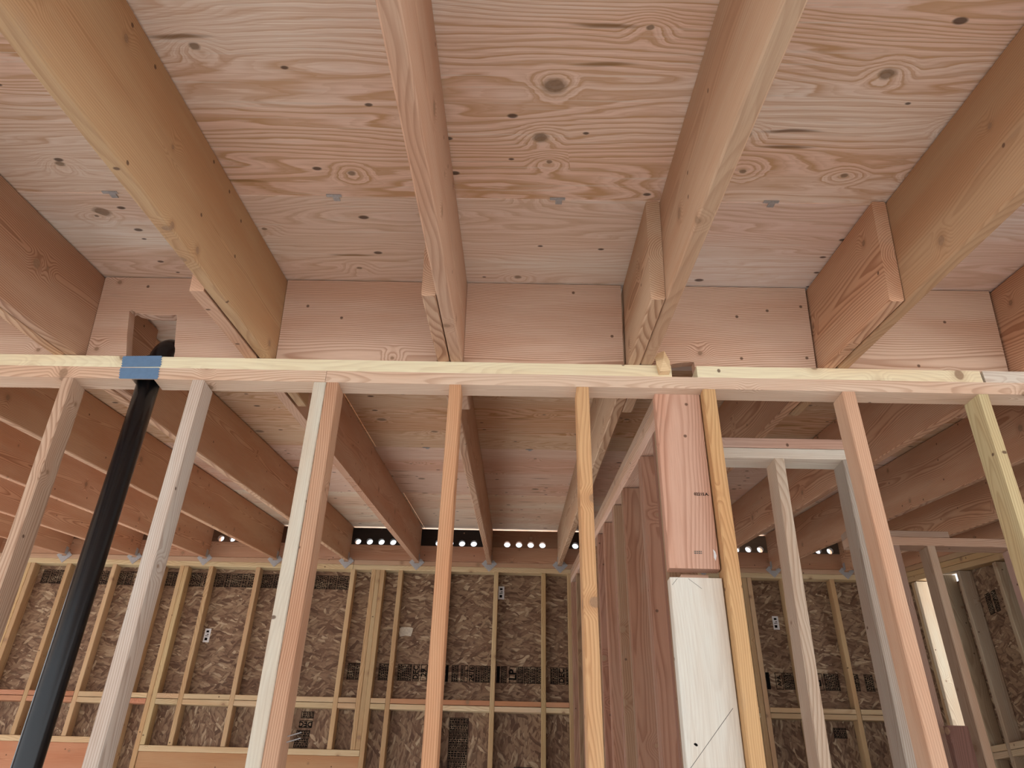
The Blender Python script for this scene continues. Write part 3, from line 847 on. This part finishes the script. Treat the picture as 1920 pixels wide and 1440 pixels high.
# stamps on the upper backing board
for body, x, z_, s_ in (('0221S.A.', 0.527, -0.419, 0.012),):
    me = text_mesh(body, s_); bm = bmesh.new(); bm.from_mesh(me); bpy.data.meshes.remove(me)
    o_ = mesh_obj('printed_stamp', bm, INK)
    o_.matrix_world = Matrix(((1, 0, 0, x), (0, 0, -1, 0.0352), (0, 1, 0, Z(z_)), (0, 0, 0, 1)))
    for q in bpy.data.objects:
        if q.get('label', '').startswith('wide pink upper backing'): under(o_, q)

def mark(par_label, name, pts, y, mat):
    bm = bmesh.new()
    bm.faces.new([bm.verts.new((a, y, Z(b))) for a, b in pts])
    o_ = mesh_obj(name, bm, mat)
    for q in bpy.data.objects:
        if q.get('label', '').startswith(par_label): under(o_, q)
PENCIL = plain_material('pencil_graphite', (96, 92, 86), 0.8, nscale=90, amp=0.2)
def pline(a, b, w=0.0014):
    d = Vector((b[0]-a[0], b[1]-a[1])).normalized(); n_ = Vector((-d.y, d.x))*w/2
    mark('wide whitish lower', 'pencil_line', [(a[0]+n_.x, a[1]+n_.y), (b[0]+n_.x, b[1]+n_.y), (b[0]-n_.x, b[1]-n_.y), (a[0]-n_.x, a[1]-n_.y)], 0.0334, PENCIL)
pline((0.4200, -1.134), (0.5427, -0.9938)); pline((0.4185, -0.6867), (0.4344, -0.6680), 0.0009); pline((0.4635, -0.6680), (0.498, -0.6951), 0.0009)
mark('wide whitish lower', 'ink_smudge', [(0.436, -1.077), (0.440, -1.0745), (0.445, -1.0765), (0.4465, -1.081), (0.4425, -1.0825), (0.4385, -1.080)], 0.0333, INK)
mark('wide pink upper', 'paint_smear', [(0.541, -0.583), (0.547, -0.590), (0.549, -0.602), (0.545, -0.616), (0.541, -0.606), (0.542, -0.594)], 0.0352, PAPER)
for r_ in range(2):
    x_ = 0.488
    for w_ in (0.006, 0.004, 0.005, 0.003):
        mark('wide pink upper', 'printed_stamp', [(x_, -0.589-r_*0.005), (x_+w_, -0.589-r_*0.005), (x_+w_, -0.592-r_*0.005), (x_, -0.592-r_*0.005)], 0.0352, PENCIL); x_ += w_+0.0012
STRAND = plain_material('pale_wood_strand', (206, 196, 178), 0.7, nscale=60, amp=0.12)
bm = bmesh.new(); bm.faces.new([bm.verts.new((a, YO-0.0064, Z(b))) for a, b in ((-0.981, 0.176), (-0.965, 0.184), (-0.90, 0.186), (-0.870, 0.178), (-0.874, 0.150), (-0.884, 0.112), (-0.93, 0.116), (-0.975, 0.106), (-0.984, 0.140))])
under(mesh_obj('pale_strand', bm, STRAND), S_B)

# ------------------------------------------------------------------ partition running back from the near wall
PX0, PX1 = 0.442, 0.531
for n0, n1, c in ((-0.150, -0.113, PINK), (-0.112, -0.075, (206, 166, 134)), (-0.074, -0.038, (196, 160, 132))):
    v1 = 4.30/CT - 0.02
    cuts = [0.095, v1] if n0 < -0.14 else [0.095, 1.1 if n0 < -0.1 else 2.0, v1]
    for a, b in zip(cuts, cuts[1:]):
        pboard(wall_part, 'top_plate', RF((PX0+PX1)/2, a, (n0+n1)/2), RF((PX0+PX1)/2, b-0.002, (n0+n1)/2), n1-n0, PX1-PX0, (1, 0, 0), jit(c, 5), grain=0.4)
for i, y in enumerate((0.19, 0.51, 0.99, 1.32, 1.73, 2.05, 2.46, 2.86, 3.27, 3.68, 4.20)):
    for j in range(2):
        yy = y + 0.019 + j*0.039
        zt = yy*ST/CT - 0.152/CT - 0.004
        pboard(wall_part, 'stud', ((PX0+PX1)/2, yy, Z(-2.70)), ((PX0+PX1)/2, yy, Z(zt)), 0.038, PX1-PX0-0.001, (1, 0, 0), jit((172, 120, 94), 10) if (i+j) % 3 else jit((168, 130, 96), 8), grain=0.6, seg=3)  # base colours of these studs darkened to stand in for weaker light

# ------------------------------------------------------------------ low wall with door header just behind the near wall
YC = 0.42; LC = wall_closet
for z0, z1, c in ((-0.071, -0.032, (222, 180, 158)), (-0.112, -0.0725, (236, 228, 210))):
    pboard(LC, 'top_plate', (PX1+0.002, YC+0.0445, Z((z0+z1)/2)), (1.180, YC+0.0445, Z((z0+z1)/2)), z1-z0, BW, (0, 1, 0), c, grain=0.25)
def cstud(xt, xb, col, w=0.038):
    pboard(LC, 'stud', (xb+w/2, YC+0.0445, Z(-2.70)), (xt+w/2, YC+0.0445, Z(-0.1125)), w, BW, (0, 1, 0), col, grain=0.6, wane=0.003)
cstud(0.898, 0.83, (224, 200, 172))
cstud(1.142, 1.095, (186, 172, 156))

# ------------------------------------------------------------------ middle wall in the right hand room
YM = 1.5; LM = wall_middle
pboard(LM, 'top_plate', (1.60, YM+0.0445, Z(-0.0205)), (3.14, YM+0.0445, Z(-0.0205)), 0.042, BW, (0, 1, 0), (206, 166, 136), grain=0.5)
pboard(LM, 'top_plate', (1.60, YM+0.0445, Z(0.0175)), (2.085, YM+0.0445, Z(0.0175)), 0.033, BW, (0, 1, 0), (178, 150, 128), grain=0.5)
for x, c in ((1.795, (170, 138, 120)), (1.966, (196, 164, 134)), (2.372, (202, 160, 142)), (2.78, TAN)):
    pboard(LM, 'stud', (x+0.019-0.01, YM+0.0445, Z(-2.70)), (x+0.019, YM+0.0445, Z(-0.042)), 0.038, BW, (0, 1, 0), c, grain=0.5)
o = board('trimmer_board', (1.80, 1.36, Z(-2.68)), (1.80, 1.36, Z(-0.856)), 0.038, 0.084, (1, 0, 0), (132, 92, 80), grain=0.5)
tag(o, 'short dark reddish board standing low at the right, in front of the bright opening', 'board')

# ------------------------------------------------------------------ right outer wall with narrow opening
XR = 3.15; WR = wall_right
RD = 0.092
for n0, n1, c in ((-0.040, -0.001, (206, 168, 124)), (-0.082, -0.042, (220, 184, 126)), (-0.124, -0.084, (214, 178, 124))):
    pboard(WR, 'top_plate', RF(XR+RD/2, 0.0, (n0+n1)/2), RF(XR+RD/2, 4.36, (n0+n1)/2), n1-n0, RD, (1, 0, 0), jit(c, 4), grain=0.3)
def rstud(y, col=None, z0=-2.70, th=0.038):
    zt = y*ST/CT - 0.126/CT - 0.004
    pboard(WR, 'stud', (XR+RD/2, y+th/2, Z(z0)), (XR+RD/2, y+th/2, Z(zt)), th, RD, (1, 0, 0), col or jit((196, 172, 140), 8), grain=0.4, seg=3)
RST = [0.24, 0.65, 1.06, 1.66, 2.06, 2.47, 2.86, 3.29, 3.50, 3.90, 3.94, 4.24]
for y in RST: rstud(y, (240, 230, 200) if y == 3.90 else ((214, 180, 130) if y > 3.9 else None))
for a, b in zip(RST, RST[1:]):
    if b-a < 0.1: continue
    for zt in (-0.703, -0.745):
        pboard(WR, 'fire_block', (XR+RD/2, a+0.039, Z(zt-0.02)), (XR+RD/2, b-0.001, Z(zt-0.02)), 0.039, RD, (1, 0, 0), jit((220, 192, 150), 6), grain=0.3)
XO = XR + RD + 0.0065
def rosb(y0, y1, z0, z1):
    o = sheet('osb_sheet', (XO, (y0+y1)/2, Z((z0+z1)/2)), (0, 1, 0), (0, 0, 1), y1-y0-0.002, z1-z0-0.002, 0.011, OSB)
    under(o, WR); return o
RS1 = rosb(1.08, 3.52, -0.72, 0.40); rosb(1.08, 3.52, -2.74, -0.72); rosb(-0.2, 1.08, -2.74, 0.22); rosb(3.52, 3.92, -2.74, -0.72); rosb(3.92, 4.40, -2.74, 0.70)
rosb(2.2, 3.46, 0.40, 0.48)
for i, (y, z_, h) in enumerate(((3.195, 0.155, 0.06), (3.59-0.2, 0.145, 0.07), (3.12, 0.155, 0.05))):
    stamp(RS1, 0, 0, 0.14, h, 'bars', None, ang=90, seed=200+i, xdir=(0, -1, 0), origin=(XO-0.0068, y, Z(z_)))
